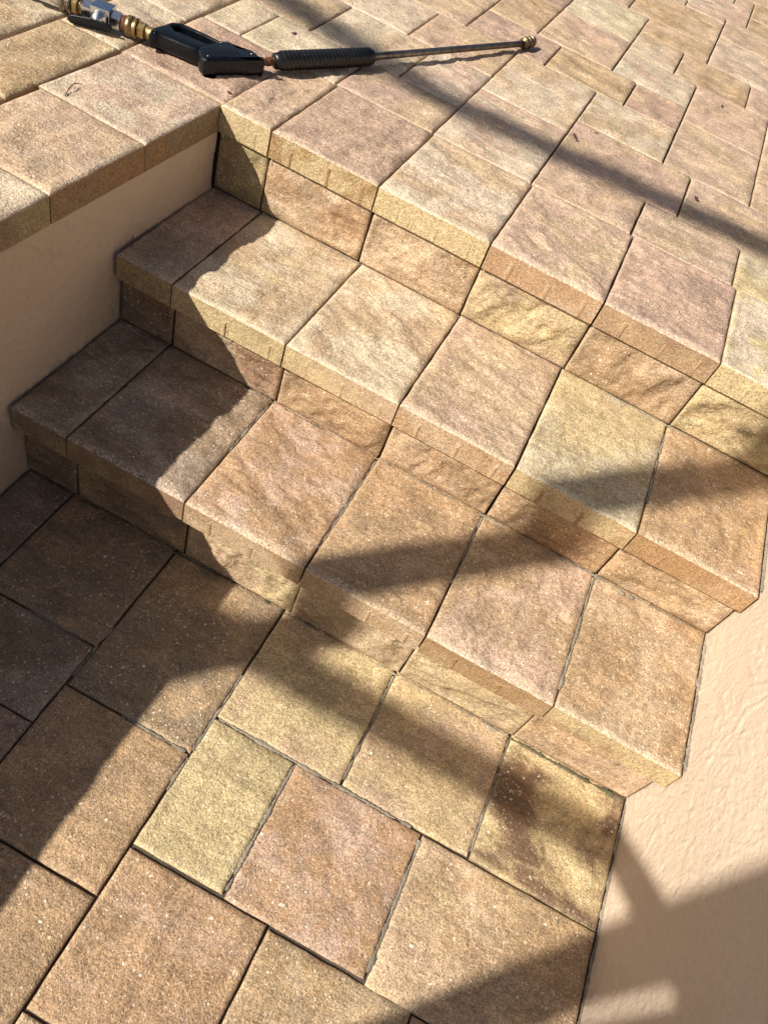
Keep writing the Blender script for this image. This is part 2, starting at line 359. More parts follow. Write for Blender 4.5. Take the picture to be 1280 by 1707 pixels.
# upper patio pavers on the laying grid
YK = [(-1, .236), (0, .323), (2, .515), (4, .677), (5, .774), (8, 1.022), (10, 1.237), (13, 1.477), (16, 1.728), (18, 1.915), (22, 2.285), (25, 2.55), (44, 4.2)]
def yk(k):
    for (a, ya), (b, yb) in zip(YK, YK[1:]):
        if a <= k <= b: return ya + (yb - ya) * (k - a) / (b - a)
def xk(k): return -0.248 if k == -4 else 0.11 + 0.0853 * k
PT = {(-3, 0, 0, 2): ('GL', {}), (0, 3, 0, 2): ('PT', {}), (-2, 1, 2, 5): ('LT', {}), (-4, -2, 2, 5): ('TP', {}), (1, 3, 2, 5): ('LP', {}),
      (3, 6, 0, 4): ('PLG', dict(streak=.8)), (3, 6, 4, 8): ('TLP', dict(streak=.3)), (0, 3, 5, 8): ('TPL', dict(streak=.4)), (-3, 0, 5, 8): ('LT', {}),
      (1, 4, 8, 10): ('QP', {}), (4, 7, 8, 10): ('WTY', dict(streak=.8)), (6, 9, 5, 8): ('LTY', dict(streak=.8)), (6, 10, 2, 5): ('PTL', dict(streak=.4)),
      (6, 9, 0, 2): ('TPL', dict(streak=.3)), (9, 12, 0, 2): ('TPL', dict(streak=.4)), (10, 13, 2, 5): ('TP', {}), (9, 12, 5, 9): ('PTL', dict(streak=.3)),
      (9, 12, 9, 13): ('PTP', {}), (7, 9, 8, 10): ('QT', {}), (6, 9, 10, 13): ('LPT', dict(streak=.4)), (3, 6, 10, 14): ('PTL', dict(streak=.5)),
      (3, 6, 14, 18): ('GLT', dict(streak=.5)), (6, 8, 13, 16): ('LT', {}), (8, 11, 13, 16): ('WTL', dict(streak=.7)), (6, 9, 16, 18): ('WTS', dict(streak=.6)),
      (5, 9, 18, 22): ('TWP', dict(streak=.7)), (9, 12, 16, 20): ('PLT', dict(streak=.5)), (11, 14, 13, 16): ('TP', {}), (12, 15, 0, 2): ('GY', {}),
      (-4, -3, 0, 2): ('LG', {}), (-2, 1, 8, 11): ('PT', {}), (1, 3, 10, 14): ('WTP', dict(streak=.5)), (12, 15, 5, 9): ('TP', {}),
      (12, 15, 9, 13): ('TLP', dict(streak=.4)), (13, 16, 2, 5): ('LP', {}), (9, 13, 20, 23): ('PTL', dict(streak=.4)), (10, 13, 23, 25): ('TW', {}), (6, 10, 23, 26): ('PL', {})}
occ = set()
tiles = []
for (a, b, c0, d0), (cc_, kw) in PT.items():
    cells = [(i, j) for i in range(a, b) for j in range(c0, d0)]
    if any(c in occ for c in cells): continue
    occ.update(cells); tiles.append((a, b, c0, d0, cc_, kw))
KX1, KY1 = 26, 40
pal = ['TP', 'PL', 'LT', 'TPL', 'PT', 'WT', 'GL', 'QP', 'TY']
for j in range(0, KY1):
    for i in range(-4, KX1):
        if (i, j) in occ: continue
        opts = [(3, 3), (3, 4), (2, 3), (3, 2)]; rnd.shuffle(opts)
        opts += [(2, 2), (2, 1), (1, 2), (1, 1)]
        for w, h in opts:
            cells = [(i + u, j + v) for u in range(w) for v in range(h)]
            if i + w <= KX1 and j + h <= KY1 and not any(c in occ for c in cells):
                occ.update(cells); tiles.append((i, i + w, j, j + h, rnd.choice(pal), dict(streak=rnd.choice((0, .3, .6))))); break
for a, b, c0, d0, cc_, kw in tiles:
    x0, x1, y0, y1 = xk(a), xk(b), yk(c0), yk(d0)
    if c0 == 0: y0 = 0.3235
    vis = x0 < 1.35 and y0 < 2.9
    flat_paver(patio, x0, x1, y0, y1, Z3 + rnd.uniform(-.001, .001), cc_, gx=0.0050, gy=0.0006, step=(0.009 if y0 < 1.3 else 0.013) if vis else 0.04, relief=1.1, fleck=.35, dirt=.12, tilt=.0016, r=.0026, **{k: v for k, v in kw.items()})
# pavers to the left, behind the wall coping
LEFT = [(-0.403, -0.252, -0.325, 0.013, 'WTY', .6), (-0.403, -0.252, 0.013, 0.262, 'TL', .3), (-0.403, -0.252, 0.262, 0.517, 'LT', .3), (-0.403, -0.252, -0.66, -0.325, 'TP', .3),
        (-0.403, -0.252, 0.517, 0.775, 'TL', .2), (-0.66, -0.403, -0.50, -0.18, 'LT', .2), (-0.66, -0.403, -0.18, 0.10, 'WLT', .6), (-0.66, -0.403, 0.10, 0.36, 'TW', .3), (-0.66, -0.403, 0.36, 0.70, 'TP', .3),
        (-0.66, -0.403, -0.76, -0.50, 'PT', .2), (-0.403, -0.252, -0.915, -0.66, 'TL', .2), (-0.66, -0.403, -1.10, -0.76, 'TP', .2), (-0.403, -0.252, -1.17, -0.915, 'PT', 0.)]
for yy in range(6):
    LEFT.append((-0.915, -0.66, -1.10 + yy * .34, -0.76 + yy * .34, pal[yy], .2))
    LEFT.append((-1.255, -0.915, -1.10 + yy * .34, -0.76 + yy * .34, pal[yy + 2], .2))
    LEFT.append((-1.51, -1.255, -1.10 + yy * .34, -0.76 + yy * .34, pal[yy + 1], .2))
terrace = link('left_terrace', bed_mesh('left_terrace', -1.52, -0.196, -1.98, 0.018, Z3 - 0.020 - 0.046, -0.15, 0.04, 0.002, 5.0), None, (M_DARKSAND,))
tag(terrace, kind='structure')
for x0, x1, y0, y1, c, s in LEFT:
    vis = x1 > -0.66 and y0 > -.6
    flat_paver(terrace if y1 < 0.02 else patio, x0, x1, y0, y1, Z3 + rnd.uniform(-.001, .001), c, gx=0.007, gy=0.002, step=0.009 if vis else 0.04, relief=1.1, streak=s, fleck=.35, dirt=.15)

# ------------------------------------------------------------------ the steps
steps = empty('garden_steps', (0.7, -0.33, 0.0))
tag(steps, 'three blended tan and buff paver steps between two stucco walls', 'steps')
inv = Matrix.Translation((-0.7, 0.33, 0.0))
def under(o):
    o.matrix_parent_inverse = inv; return o
prof = [(-0.588, -0.14), (-0.588, Z1 - T - .004), (-0.282, Z1 - T - .004), (-0.282, Z2 - T - .004), (0.055, Z2 - T - .004), (0.055, Z3 - T - .004), (0.315, Z3 - T - .004), (0.315, -0.14)]
vs = [(x, y, z) for x in (0.004, 1.398) for y, z in prof]; n = len(prof)
fs = [tuple(range(n - 1, -1, -1)), tuple(range(n, 2 * n))] + [(k, (k + 1) % n, n + (k + 1) % n, n + k) for k in range(n)]
core = mesh('mortar_core', vs, fs)
under(link('mortar_core', core, steps, (M_DARKSAND,)))
XT3 = [-0.004, .1172, .3688, .6268, .8853, 1.1455, 1.398]
XT2 = [-0.008, .1205, .3765, .628, .8818, 1.1425, 1.398]
XT1 = [-0.010, .1145, .3706, .6260, .8793, 1.141, 1.3985]
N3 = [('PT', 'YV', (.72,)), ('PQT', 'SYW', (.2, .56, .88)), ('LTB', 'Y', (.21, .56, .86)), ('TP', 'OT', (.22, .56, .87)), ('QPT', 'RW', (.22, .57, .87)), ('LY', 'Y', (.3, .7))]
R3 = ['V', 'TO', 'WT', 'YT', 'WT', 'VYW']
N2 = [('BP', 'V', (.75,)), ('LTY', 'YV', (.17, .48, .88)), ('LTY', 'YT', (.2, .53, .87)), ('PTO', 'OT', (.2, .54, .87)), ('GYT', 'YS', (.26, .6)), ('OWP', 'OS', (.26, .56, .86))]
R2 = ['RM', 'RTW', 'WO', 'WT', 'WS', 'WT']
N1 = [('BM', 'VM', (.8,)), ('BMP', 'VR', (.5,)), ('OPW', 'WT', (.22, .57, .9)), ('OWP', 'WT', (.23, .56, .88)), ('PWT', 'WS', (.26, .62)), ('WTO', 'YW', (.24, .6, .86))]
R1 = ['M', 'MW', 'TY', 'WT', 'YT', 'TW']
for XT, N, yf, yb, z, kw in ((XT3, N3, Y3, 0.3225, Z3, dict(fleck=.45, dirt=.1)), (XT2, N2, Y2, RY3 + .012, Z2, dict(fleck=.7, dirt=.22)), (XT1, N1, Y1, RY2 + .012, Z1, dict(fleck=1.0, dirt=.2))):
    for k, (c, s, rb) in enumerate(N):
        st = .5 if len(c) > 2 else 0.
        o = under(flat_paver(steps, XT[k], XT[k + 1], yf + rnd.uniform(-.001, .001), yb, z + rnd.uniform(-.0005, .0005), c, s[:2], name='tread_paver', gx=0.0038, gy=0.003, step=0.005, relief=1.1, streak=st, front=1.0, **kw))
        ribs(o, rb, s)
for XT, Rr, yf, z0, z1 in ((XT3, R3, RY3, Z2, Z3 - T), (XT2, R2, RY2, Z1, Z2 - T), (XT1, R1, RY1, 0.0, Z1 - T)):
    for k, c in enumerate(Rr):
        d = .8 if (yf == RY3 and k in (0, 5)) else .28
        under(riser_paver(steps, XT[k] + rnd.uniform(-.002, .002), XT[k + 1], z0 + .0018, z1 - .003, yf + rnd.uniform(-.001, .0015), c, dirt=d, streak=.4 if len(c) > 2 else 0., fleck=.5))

def bead(name, p0, p1, r, m, seed, parent, squash=0.6, gaps=0.0):
    """lumpy line of mortar, sand or moss in a joint"""
    p0, p1 = Vector(p0), Vector(p1); L = (p1 - p0).length; n = int(L / 0.0028); d = (p1 - p0).normalized()
    side = d.cross(Vector((0, 0, 1))).normalized(); up = Vector((0, 0, 1)); vs = []; K = 7
    for i in range(n + 1):
        c = p0 + d * (L * i / n)
        a = noise.fractal(Vector((i * 0.08, seed, 0)), 1, 2, 3)
        rr = r * max(0.12, 0.75 + 1.1 * a - gaps)
        c = c + side * noise.noise(Vector((i * 0.3, seed, 5))) * r * 0.3
        for k in range(K):
            t = 2 * math.pi * k / K; q = rr * (1 + 0.75 * noise.noise(Vector((i * 0.9, k * 2.3, seed))))
            vs.append(tuple(c + side * math.cos(t) * q + up * math.sin(t) * q * squash))
    fs = [(i * K + k, i * K + (k + 1) % K, (i + 1) * K + (k + 1) % K, (i + 1) * K + k) for i in range(n) for k in range(K)]
    me = mesh(name, vs, fs); smooth(me)
    o = link(name, me, parent, (m,)); return o
for x0, x1, y, z, r, m, s, gp in ((0.62, 1.39, RY2 - .001, Z1 - .0015, .0030, M_MORTAR, 1, .15), (0.02, 0.62, RY2 - .001, Z1 - .002, .0026, M_MOSS, 2, .1), (0.1, 0.88, RY3 - .001, Z2 - .002, .0020, M_MORTAR, 3, .3),
                                  (0.9, 1.39, RY3 - .001, Z2 - .0015, .0028, M_MORTAR, 4, .3), (0.02, 0.62, RY1 - .003, -.002, .0032, M_MOSS, 5, .1), (0.62, 1.14, RY1 - .003, -.0015, .0034, M_MORTAR, 6, .1), (1.14, 1.39, RY1 - .005, .000, .0055, M_MOSS, 7, 0.)):
    under(bead('joint_mortar', (x0, y, z), (x1, y, z), r, m, s * 3.3, steps, gaps=gp))
for y0, y1, z, r, s in ((-0.645, -0.345, Z1 - .001, .0058, 11), (-0.325, -0.005, Z2 - .002, .0048, 13), (-1.2, -0.64, -.003, .0042, 14)):
    under(bead('joint_mortar', (1.400, y0, z), (1.400, y1, z), r, M_MORTAR, s * 1.7, steps, gaps=.05))
for x, y0, y1, z, m, s in ((0.6268, -0.60, -0.33, Z1, M_MORTAR, 21), (0.8793, -0.52, -0.33, Z1, M_MORTAR, 22), (1.141, -0.62, -0.33, Z1, M_MORTAR, 23), (0.3706, -0.50, -0.34, Z1, M_MORTAR, 24), (1.1425, -0.25, -0.02, Z2, M_MORTAR, 25)):
    under(bead('joint_mortar', (x, y0, z - .0032), (x, y1, z - .0032), .0034, m, s * 2.1, steps, gaps=.2))

for p0, p1, s_ in (((0.62, -0.896), (1.02, -0.896), 31), ((0.611, -0.97), (0.611, -0.80), 32), ((0.873, -0.88), (0.873, -0.64), 33), ((1.137, -0.88), (1.137, -0.64), 34), ((0.781, -1.14), (0.781, -0.90), 35), ((0.61, -1.05), (0.61, -0.985), 36), ((1.044, -1.14), (1.044, -0.91), 37), ((0.353, -0.96), (0.353, -0.84), 38), ((0.20, -0.893), (0.34, -0.893), 39), ((0.47, -0.978), (0.60, -0.978), 40)):
    bead('joint_mortar', (*p0, -.0040), (*p1, -.0040), .0038, M_MORTAR, s_ * 1.3, lower, squash=.5, gaps=.05)

# ------------------------------------------------------------------ stucco walls with coping
def stucco_panel(name, xf, y0, y1, z0, z1, sgn, thick, step, amp, seed, parent):
    """wall leaf whose visible face (towards sgn*x) carries trowelled relief"""
    ny, nz = int((y1 - y0) / step), int((z1 - z0) / step); vs = []
    for j in range(nz + 1):
        for i in range(ny + 1):
            y = y0 + (y1 - y0) * i / ny; z = z0 + (z1 - z0) * j / nz
            p = Vector((y, z, seed))
            w = Vector((noise.noise(p * 9), noise.noise(p * 9 + Vector((5, 2, 1))), 0)) * 0.05
            q = (p + w); q = Vector((q.x * 0.86 + q.y * 0.5, (-q.x * 0.5 + q.y * 0.86) * 0.42, seed))
            n1 = noise.noise(q * 92); n2 = noise.noise(q * 190 + Vector((3, 3, 3)))
            ridge = (sstep(0.10, 0.34, n1) * 1.1 + max(0.0, 0.12 - abs(n1 + 0.15)) * 3.0) * (0.45 + 0.55 * sstep(-0.25, 0.2, noise.noise(p * 8)))
            h = amp * (ridge + 0.25 * n2 + 0.7 * noise.noise(p * 17) + 0.6 * noise.noise(p * 4.5))
            vs.append((xf(y, z) + sgn * h, y, z))
    fs = [(j * (ny + 1) + i, j * (ny + 1) + i + 1, (j + 1) * (ny + 1) + i + 1, (j + 1) * (ny + 1) + i) for j in range(nz) for i in range(ny)]
    ring = [i for i in range(ny + 1)] + [j * (ny + 1) + ny for j in range(1, nz + 1)] + [nz * (ny + 1) + i for i in range(ny - 1, -1, -1)] + [j * (ny + 1) for j in range(nz - 1, 0, -1)]
    b = len(vs); xb = xf((y0 + y1) / 2, 0) - sgn * thick
    for k in ring: vs.append((xb, vs[k][1], vs[k][2]))
    n = len(ring)
    for k in range(n): fs.append((ring[k], b + k, b + (k + 1) % n, ring[(k + 1) % n]))
    fs.append(tuple(b + k for k in range(n - 1, -1, -1)))
    if sgn < 0: fs = [tuple(reversed(f)) for f in fs]
    me = mesh(name, vs, fs); smooth(me)
    return link(name, me, parent, (M_STUCCO,))
lw = empty('stucco_wall', (-0.12, -1.0, -0.05))
tag(lw, 'shaded peach stucco wall with paver coping left of the steps', 'wall')
edge = lambda y: -0.002 - 0.036 * min(1.0, max(0.0, -y)) if y > -1 else -0.038
o = stucco_panel('stucco_face', lambda y, z: -0.004 + (edge(y) + 0.002) * sstep(0.0, 0.52, z) - 0.004, -2.0, 0.008, -0.10, 0.5185, 1, 0.2, 0.0036, 0.0020, 2.0, lw)
o.matrix_parent_inverse = Matrix.Translation((0.12, 1.0, 0.05))
cop = [(0.010, 0.3215, 'PQ', 'V'), (-0.245, 0.010, 'LPT', 'SM'), (-0.498, -0.245, 'PTL', 'MS'), (-0.752, -0.498, 'LT', 'VM'), (-1.006, -0.752, 'PT', 'VS'), (-1.26, -1.006, 'TL', 'VM'), (-1.514, -1.26, 'PT', 'VS'), (-1.768, -1.514, 'LT', 'VM'), (-2.0, -1.768, 'TP', 'VS')]
for y0, y1, c, s in cop:
    vis = y1 > -0.7
    xe = 0.0 if y0 > 0 else edge((y0 + y1) / 2)
    par = patio if y0 > 0 else lw
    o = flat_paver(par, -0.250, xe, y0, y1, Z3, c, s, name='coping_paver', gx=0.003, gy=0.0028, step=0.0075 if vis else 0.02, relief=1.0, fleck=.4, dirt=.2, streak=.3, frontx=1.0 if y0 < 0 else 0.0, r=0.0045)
    if par is lw:
        o.matrix_parent_inverse = Matrix.Translation((0.12, 1.0, 0.05))
        o.rotation_euler.z = -0.036 if y0 > -1 else 0
rw = empty('stucco_wall', (1.5, -1.0, -0.05))
tag(rw, 'sunlit peach stucco wall with rough trowel texture right of the steps', 'wall')
o = stucco_panel('stucco_face', lambda y, z: XW + 0.0, -2.0, 0.30, -0.10, 0.5185, -1, 0.2, 0.0031, 0.00145, 8.0, rw)
o.matrix_parent_inverse = Matrix.Translation((-1.5, 1.0, 0.05))
for k in range(9):
    y1 = -0.0 - 0.2222 * k
    o = flat_paver(rw, XW - .004, XW + 0.25, y1 - 0.2222, y1, Z3, pal[k], 'YV', name='coping_paver', gx=0.003, gy=0.003, step=0.03, relief=.9)
    o.matrix_parent_inverse = Matrix.Translation((-1.5, 1.0, 0.05))
rt = link('right_terrace', bed_mesh('right_terrace', 1.61, 2.95, -1.98, 0.018, Z3 - 0.004, -0.15, 0.05, 0.001, 6.0), None, (M_MORTAR,))
tag(rt, kind='structure')

# ------------------------------------------------------------------ pressure washer gun on the patio edge
gun = empty('pressure_washer_gun', (-0.1, 0.12, Z3))
tag(gun, 'black pressure washer gun with ribbed grip and long metal lance lying on patio', 'spray gun')
GI = Matrix.Translation((0.1, -0.12, -Z3))
def gpart(name, me, m, parent=gun, sm=True):
    if sm: smooth(me)
    o = link(name, me, parent, (m,))
    if parent is gun: o.matrix_parent_inverse = GI
    return o
def prism(name, pts, z0, z1, bev):
    bm = bmesh.new()
    lo = [bm.verts.new((x, y, z0)) for x, y in pts]; hi = [bm.verts.new((x, y, z1)) for x, y in pts]
    n = len(pts); bm.faces.new(lo[::-1]); bm.faces.new(hi)
    for k in range(n): bm.faces.new((lo[k], lo[(k + 1) % n], hi[(k + 1) % n], hi[k]))
    bmesh.ops.recalc_face_normals(bm, faces=bm.faces[:])
    bmesh.ops.bevel(bm, geom=bm.edges[:], offset=bev, segments=3, affect='EDGES', profile=0.5, clamp_overlap=True)
    bmesh.ops.triangulate(bm, faces=[f for f in bm.faces if len(f.verts) > 4])
    me = bpy.data.meshes.new(name); bm.to_mesh(me); bm.free(); return me
def catmull(pts, per=4):
    out = []; n = len(pts)
    for i in range(n):
        p0, p1, p2, p3 = [Vector(pts[(i + k) % n]) for k in (-1, 0, 1, 2)]
        for s in range(per):
            t = s / per
            out.append(tuple(0.5 * ((2 * p1) + (p2 - p0) * t + (2 * p0 - 5 * p1 + 4 * p2 - p3) * t * t + (3 * p1 - p0 - 3 * p2 + p3) * t ** 3)))
    return out
def pillow(name, pts, z0, z1, r, per=4):
    pts = [Vector(p) for p in catmull(pts, per)]; n = len(pts)
    area = sum(pts[i].x * pts[(i + 1) % n].y - pts[(i + 1) % n].x * pts[i].y for i in range(n))
    if area < 0: pts.reverse()
    nor = []
    for i in range(n):
        d = (pts[(i + 1) % n] - pts[i - 1]).normalized(); nor.append(Vector((-d.y, d.x)))
    lay = [(r * (1 - math.sin(a)), z0 + r * (1 - math.cos(a))) for a in [math.pi / 2 * k / 4 for k in range(5)]]
    lay += [(r * (1 - math.cos(a)), z1 - r * (1 - math.sin(a))) for a in [math.pi / 2 * k / 4 for k in range(5)]]
    vs = [((pts[i] + nor[i] * ins).x, (pts[i] + nor[i] * ins).y, z) for ins, z in lay for i in range(n)]
    L = len(lay)
    fs = [(l * n + i, l * n + (i + 1) % n, (l + 1) * n + (i + 1) % n, (l + 1) * n + i) for l in range(L - 1) for i in range(n)]
    bm = bmesh.new(); bv = [bm.verts.new(v) for v in vs]
    for f in fs: bm.faces.new([bv[k] for k in f])
    caps = [bm.faces.new([bv[k] for k in range(n - 1, -1, -1)]), bm.faces.new([bv[(L - 1) * n + k] for k in range(n)])]
    bmesh.ops.triangulate(bm, faces=caps)
    me = bpy.data.meshes.new(name); bm.to_mesh(me); bm.free(); return me
def lathe(name, p0, p1, prof, seg=24, flatsides=False):
    """profile of (fraction along, radius) swept round the axis p0-p1"""
    p0, p1 = Vector(p0), Vector(p1); d = (p1 - p0); L = d.length; d.normalize()
    a = d.cross(Vector((0, 0, 1))).normalized(); b = a.cross(d).normalized(); vs = []; fs = []
    for f, r in prof:
        for k in range(seg):
            t = 2 * math.pi * (k + .5) / seg; vs.append(tuple(p0 + d * (L * f) + a * math.cos(t) * r + b * math.sin(t) * r))
    n = len(prof)
    fs = [(i * seg + k, (i + 1) * seg + k, (i + 1) * seg + (k + 1) % seg, i * seg + (k + 1) % seg) for i in range(n - 1) for k in range(seg)]
    fs += [tuple(range(seg)), tuple(range(n * seg - 1, (n - 1) * seg - 1, -1))]
    me = mesh(name, vs, fs)
    bm = bmesh.new(); bm.from_mesh(me); bmesh.ops.recalc_face_normals(bm, faces=bm.faces[:]); bm.to_mesh(me); bm.free()
    return me
zb, zt = Z3 + 0.001, Z3 + 0.038
body = [(-0.112, 0.0850), (-0.100, 0.0690), (-0.0850, 0.0630), (-0.0770, 0.0700), (-0.0140, 0.1760), (-0.0130, 0.1850), (-0.0200, 0.1880), (-0.0500, 0.1975), (-0.0700, 0.1800), (-0.0960, 0.1850), (-0.1080, 0.1730), (-0.1180, 0.1320), (-0.1220, 0.1000)]
gpart('gun_body', pillow('gun_body', body, zb, zt, 0.0085), M_BLACK)
handle = [(-0.2190, 0.0620), (-0.2060, 0.0660), (-0.1960, 0.0730), (-0.1150, 0.0900), (-0.1080, 0.1250), (-0.1180, 0.1310), (-0.1850, 0.1180), (-0.2040, 0.1280), (-0.2200, 0.1230), (-0.2260, 0.0900)]
gpart('handle', pillow('handle', handle, zb + .002, zt - .001, 0.009), M_BLACK)
gpts_o = [(-0.2220, 0.1180), (-0.2210, 0.1480), (-0.2080, 0.1640), (-0.1900, 0.1680), (-0.1550, 0.1720), (-0.1000, 0.1740), (-0.0930, 0.1800)]
gpts_i = [(-0.0930, 0.1690), (-0.1060, 0.1650), (-0.1550, 0.1625), (-0.1900, 0.1580), (-0.2030, 0.1530), (-0.2110, 0.1430), (-0.2110, 0.1200)]
gpart('trigger_guard', prism('trigger_guard', gpts_o + gpts_i, zb + .012, zt - .004, 0.003), M_BLACK)
trig = [(-0.1980, 0.1330), (-0.1900, 0.1300), (-0.1500, 0.1360), (-0.1120, 0.1450), (-0.1130, 0.1510), (-0.1520, 0.1430), (-0.1900, 0.1390)]
gpart('trigger', prism('trigger', trig, zb + .012, zt - .010, 0.002), M_BLACK)
for k in range(6):
    c = Vector((-0.094 + k * 0.0065, 0.112 + k * 0.0085, zt)); dv = Vector((-0.80, 0.55, 0)); L = 0.012
    rib = prism('vent_rib', [(c.x - dv.x * L - .0009, c.y - dv.y * L - .0012), (c.x - dv.x * L + .0009, c.y - dv.y * L + .0012), (c.x + dv.x * L + .0009, c.y + dv.y * L + .0012), (c.x + dv.x * L - .0009, c.y + dv.y * L - .0012)], zt - .003, zt + .0012, .0005)
    gpart('vent_rib', rib, M_BLACK)
for x, y in ((-0.087, 0.080), (-0.038, 0.178), (-0.104, 0.160)):
    gpart('screw', lathe('screw', (x, y, zt - .002), (x + 1e-6, y, zt + .0010), [(0, .003), (1, .0028)], 10), M_STEEL)
# lance: collar, ribbed grip, tube, nozzle
ax = [Vector((-0.0210, 0.2020, Z3 + .0215)), Vector((-0.0085, 0.2300, Z3 + .0215)), Vector((0.1255, 0.4880, Z3 + .0215)), Vector((0.3690, 1.0480, Z3 + .0170)), Vector((0.3830, 1.0960, Z3 + .0168))]
gpart('lance_collar', lathe('lance_collar', ax[0], ax[1] + (ax[1] - ax[0]) * .2, [(0, .008), (.3, .008), (.31, .0095), (.55, .0095), (.56, .007), (1, .007)], 12), M_RUST, sm=False)
pr = [(0, .011), (.01, .0165), (.05, .0175)]
NR = 24
for k in range(NR):
    f = .06 + .9 * k / NR; w = .9 / NR
    pr += [(f + w * .05, .0182), (f + w * .25, .0206), (f + w * .6, .0206), (f + w * .85, .0182)]
pr += [(.965, .0185), (.985, .0170), (1, .012)]
gpart('foam_grip', lathe('foam_grip', ax[1], ax[2], pr, 28), M_RUBBER)
gpart('lance_tube', lathe('lance_tube', ax[2] - (ax[2] - ax[1]) * .02, ax[3], [(0, .0086), (.02, .0086), (1, .0080)], 20), M_STEEL)
noz = gpart('nozzle', lathe('nozzle', ax[3] - (ax[3] - ax[2]) * .01, ax[4], [(0, .0085), (.08, .0155), (.28, .0155), (.30, .0128), (.40, .0128), (.42, .0162), (.62, .0162), (.64, .0130), (.74, .0130), (.76, .0150), (.96, .0146), (1, .006)], 20), M_BRONZE, sm=False)
gpart('nozzle_tip', lathe('nozzle_tip', ax[4] - Vector((.001, .004, 0)), ax[4] + Vector((.0035, .0110, 0)), [(0, .006), (1, .005)], 14), M_CHALK, parent=noz)
# inlet fittings and ball valve
A0, A1 = Vector((-0.216, 0.0850, Z3 + .022)), Vector((-0.470, 0.0255, Z3 + .024))
D = (A1 - A0)
def along(f): return A0 + D * f
def fit(name, f0, f1, prof, m, seg=20, sm=False): return gpart(name, lathe(name, along(f0), along(f1), prof, seg), m, sm=sm)
fit('brass_stem', -.04, .09, [(0, 0.0132), (1, 0.0132)], M_BRASS, 18, True)
fit('hex_nut', .085, .145, [(0, 0.0145), (.08, 0.0178), (.92, 0.0178), (1, 0.0145)], M_BRASS, 6)
fit('brass_coupler', .15, .245, [(0, 0.0145), (.05, 0.0198), (.2, 0.0198), (.22, 0.0185), (.45, 0.0185), (.47, 0.0201), (.9, 0.0201), (1, 0.0158)], M_BRASS, 28, True)
fit('coupler_seal', .245, .285, [(0, 0.0158), (.5, 0.0165), (1, 0.0132)], M_RUST, 20)
valve = fit('ball_valve', .28, .36, [(0, 0.0158), (.08, 0.0198), (.92, 0.0198), (1, 0.0172)], M_CHROME, 6)
blk = along(.44)
rot = Matrix.Rotation(math.atan2(D.y, D.x), 4, 'Z')
bme = box_mesh('valve_block', -.0205, .0205, -.0205, .0205, -.0195, .0205, .002); bme.transform(Matrix.Translation(blk) @ rot)
bl = gpart('valve_block', bme, M_CHROME, sm=False)
fit('hex_nut', .515, .60, [(0, 0.0172), (.08, 0.0201), (.92, 0.0201), (1, 0.0158)], M_CHROME, 6)
fit('brass_nipple', .60, .64, [(0, 0.0132), (1, 0.0132)], M_BRASS, 18, True)
fit('hex_nut', .635, .68, [(0, 0.0158), (.1, 0.0198), (.9, 0.0198), (1, 0.0158)], M_BRASS, 6)
fit('brass_coupler', .685, .78, [(0, 0.0158), (.05, 0.0211), (.3, 0.0211), (.32, 0.0191), (.6, 0.0191), (.62, 0.0214), (.93, 0.0214), (1, 0.0158)], M_STEEL, 28, True)
fit('hose_ferrule', .78, 1.0, [(0, 0.0145), (.02, 0.0178), (.9, 0.0178), (1, 0.0158)], M_CHROME, 20, True)
# valve stem and lever on the near side
nv = Vector((D.y, -D.x, 0)).normalized()
if nv.y > 0: nv = -nv
s0 = blk + nv * .016; s1 = blk + nv * .036
gpart('valve_stem', lathe('valve_stem', s0, s1, [(0, .0155), (.45, .0150), (.5, .0125), (1, .0120)], 18), M_CHROME)
dl = -D.normalized()
lev = [(-.062, -.006), (-.054, -.011), (-.020, -.012), (.022, -.011), (.032, -.006), (.034, .002), (.022, .008), (-.010, .009), (-.052, .006), (-.061, .001)]
lme = prism('lever', [(a, b) for a, b in lev], -.003, .003, .0016)
lm = Matrix.Translation(blk + nv * .036 + Vector((0, 0, -.006))) @ Matrix((( -dl.x * -1, 0, nv.x, 0), (-dl.y * -1, 0, nv.y, 0), (0, 1, 0, 0), (0, 0, 0, 1)))
lme.transform(lm @ Matrix.Rotation(0.10, 4, 'Z'))
lv = gpart('lever', lme, M_BLACK)
# supply hose running out of view
hose = bpy.data.curves.new('hose', 'CURVE'); hose.dimensions = '3D'; hose.bevel_depth = .0105; hose.bevel_resolution = 4; hose.use_fill_caps = True
sp = hose.splines.new('BEZIER'); hp = [A1 - D * .02, A1 + Vector((-.22, -.06, -.010)), A1 + Vector((-.55, .10, -.0125)), A1 + Vector((-.95, .30, -.0125))]
sp.bezier_points.add(len(hp) - 1)
for b_, p in zip(sp.bezier_points, hp): b_.co = p; b_.handle_left_type = b_.handle_right_type = 'AUTO'
ho = bpy.data.objects.new('hose_tmp', hose); COL.objects.link(ho)
hm = bpy.data.meshes.new_from_object(ho.evaluated_get(bpy.context.evaluated_depsgraph_get())); bpy.data.objects.remove(ho)
h = link('supply_hose', hm, None, (M_RUBBER,)); smooth(hm)
tag(h, 'black rubber hose leading away from the metal valve on patio', 'hose')

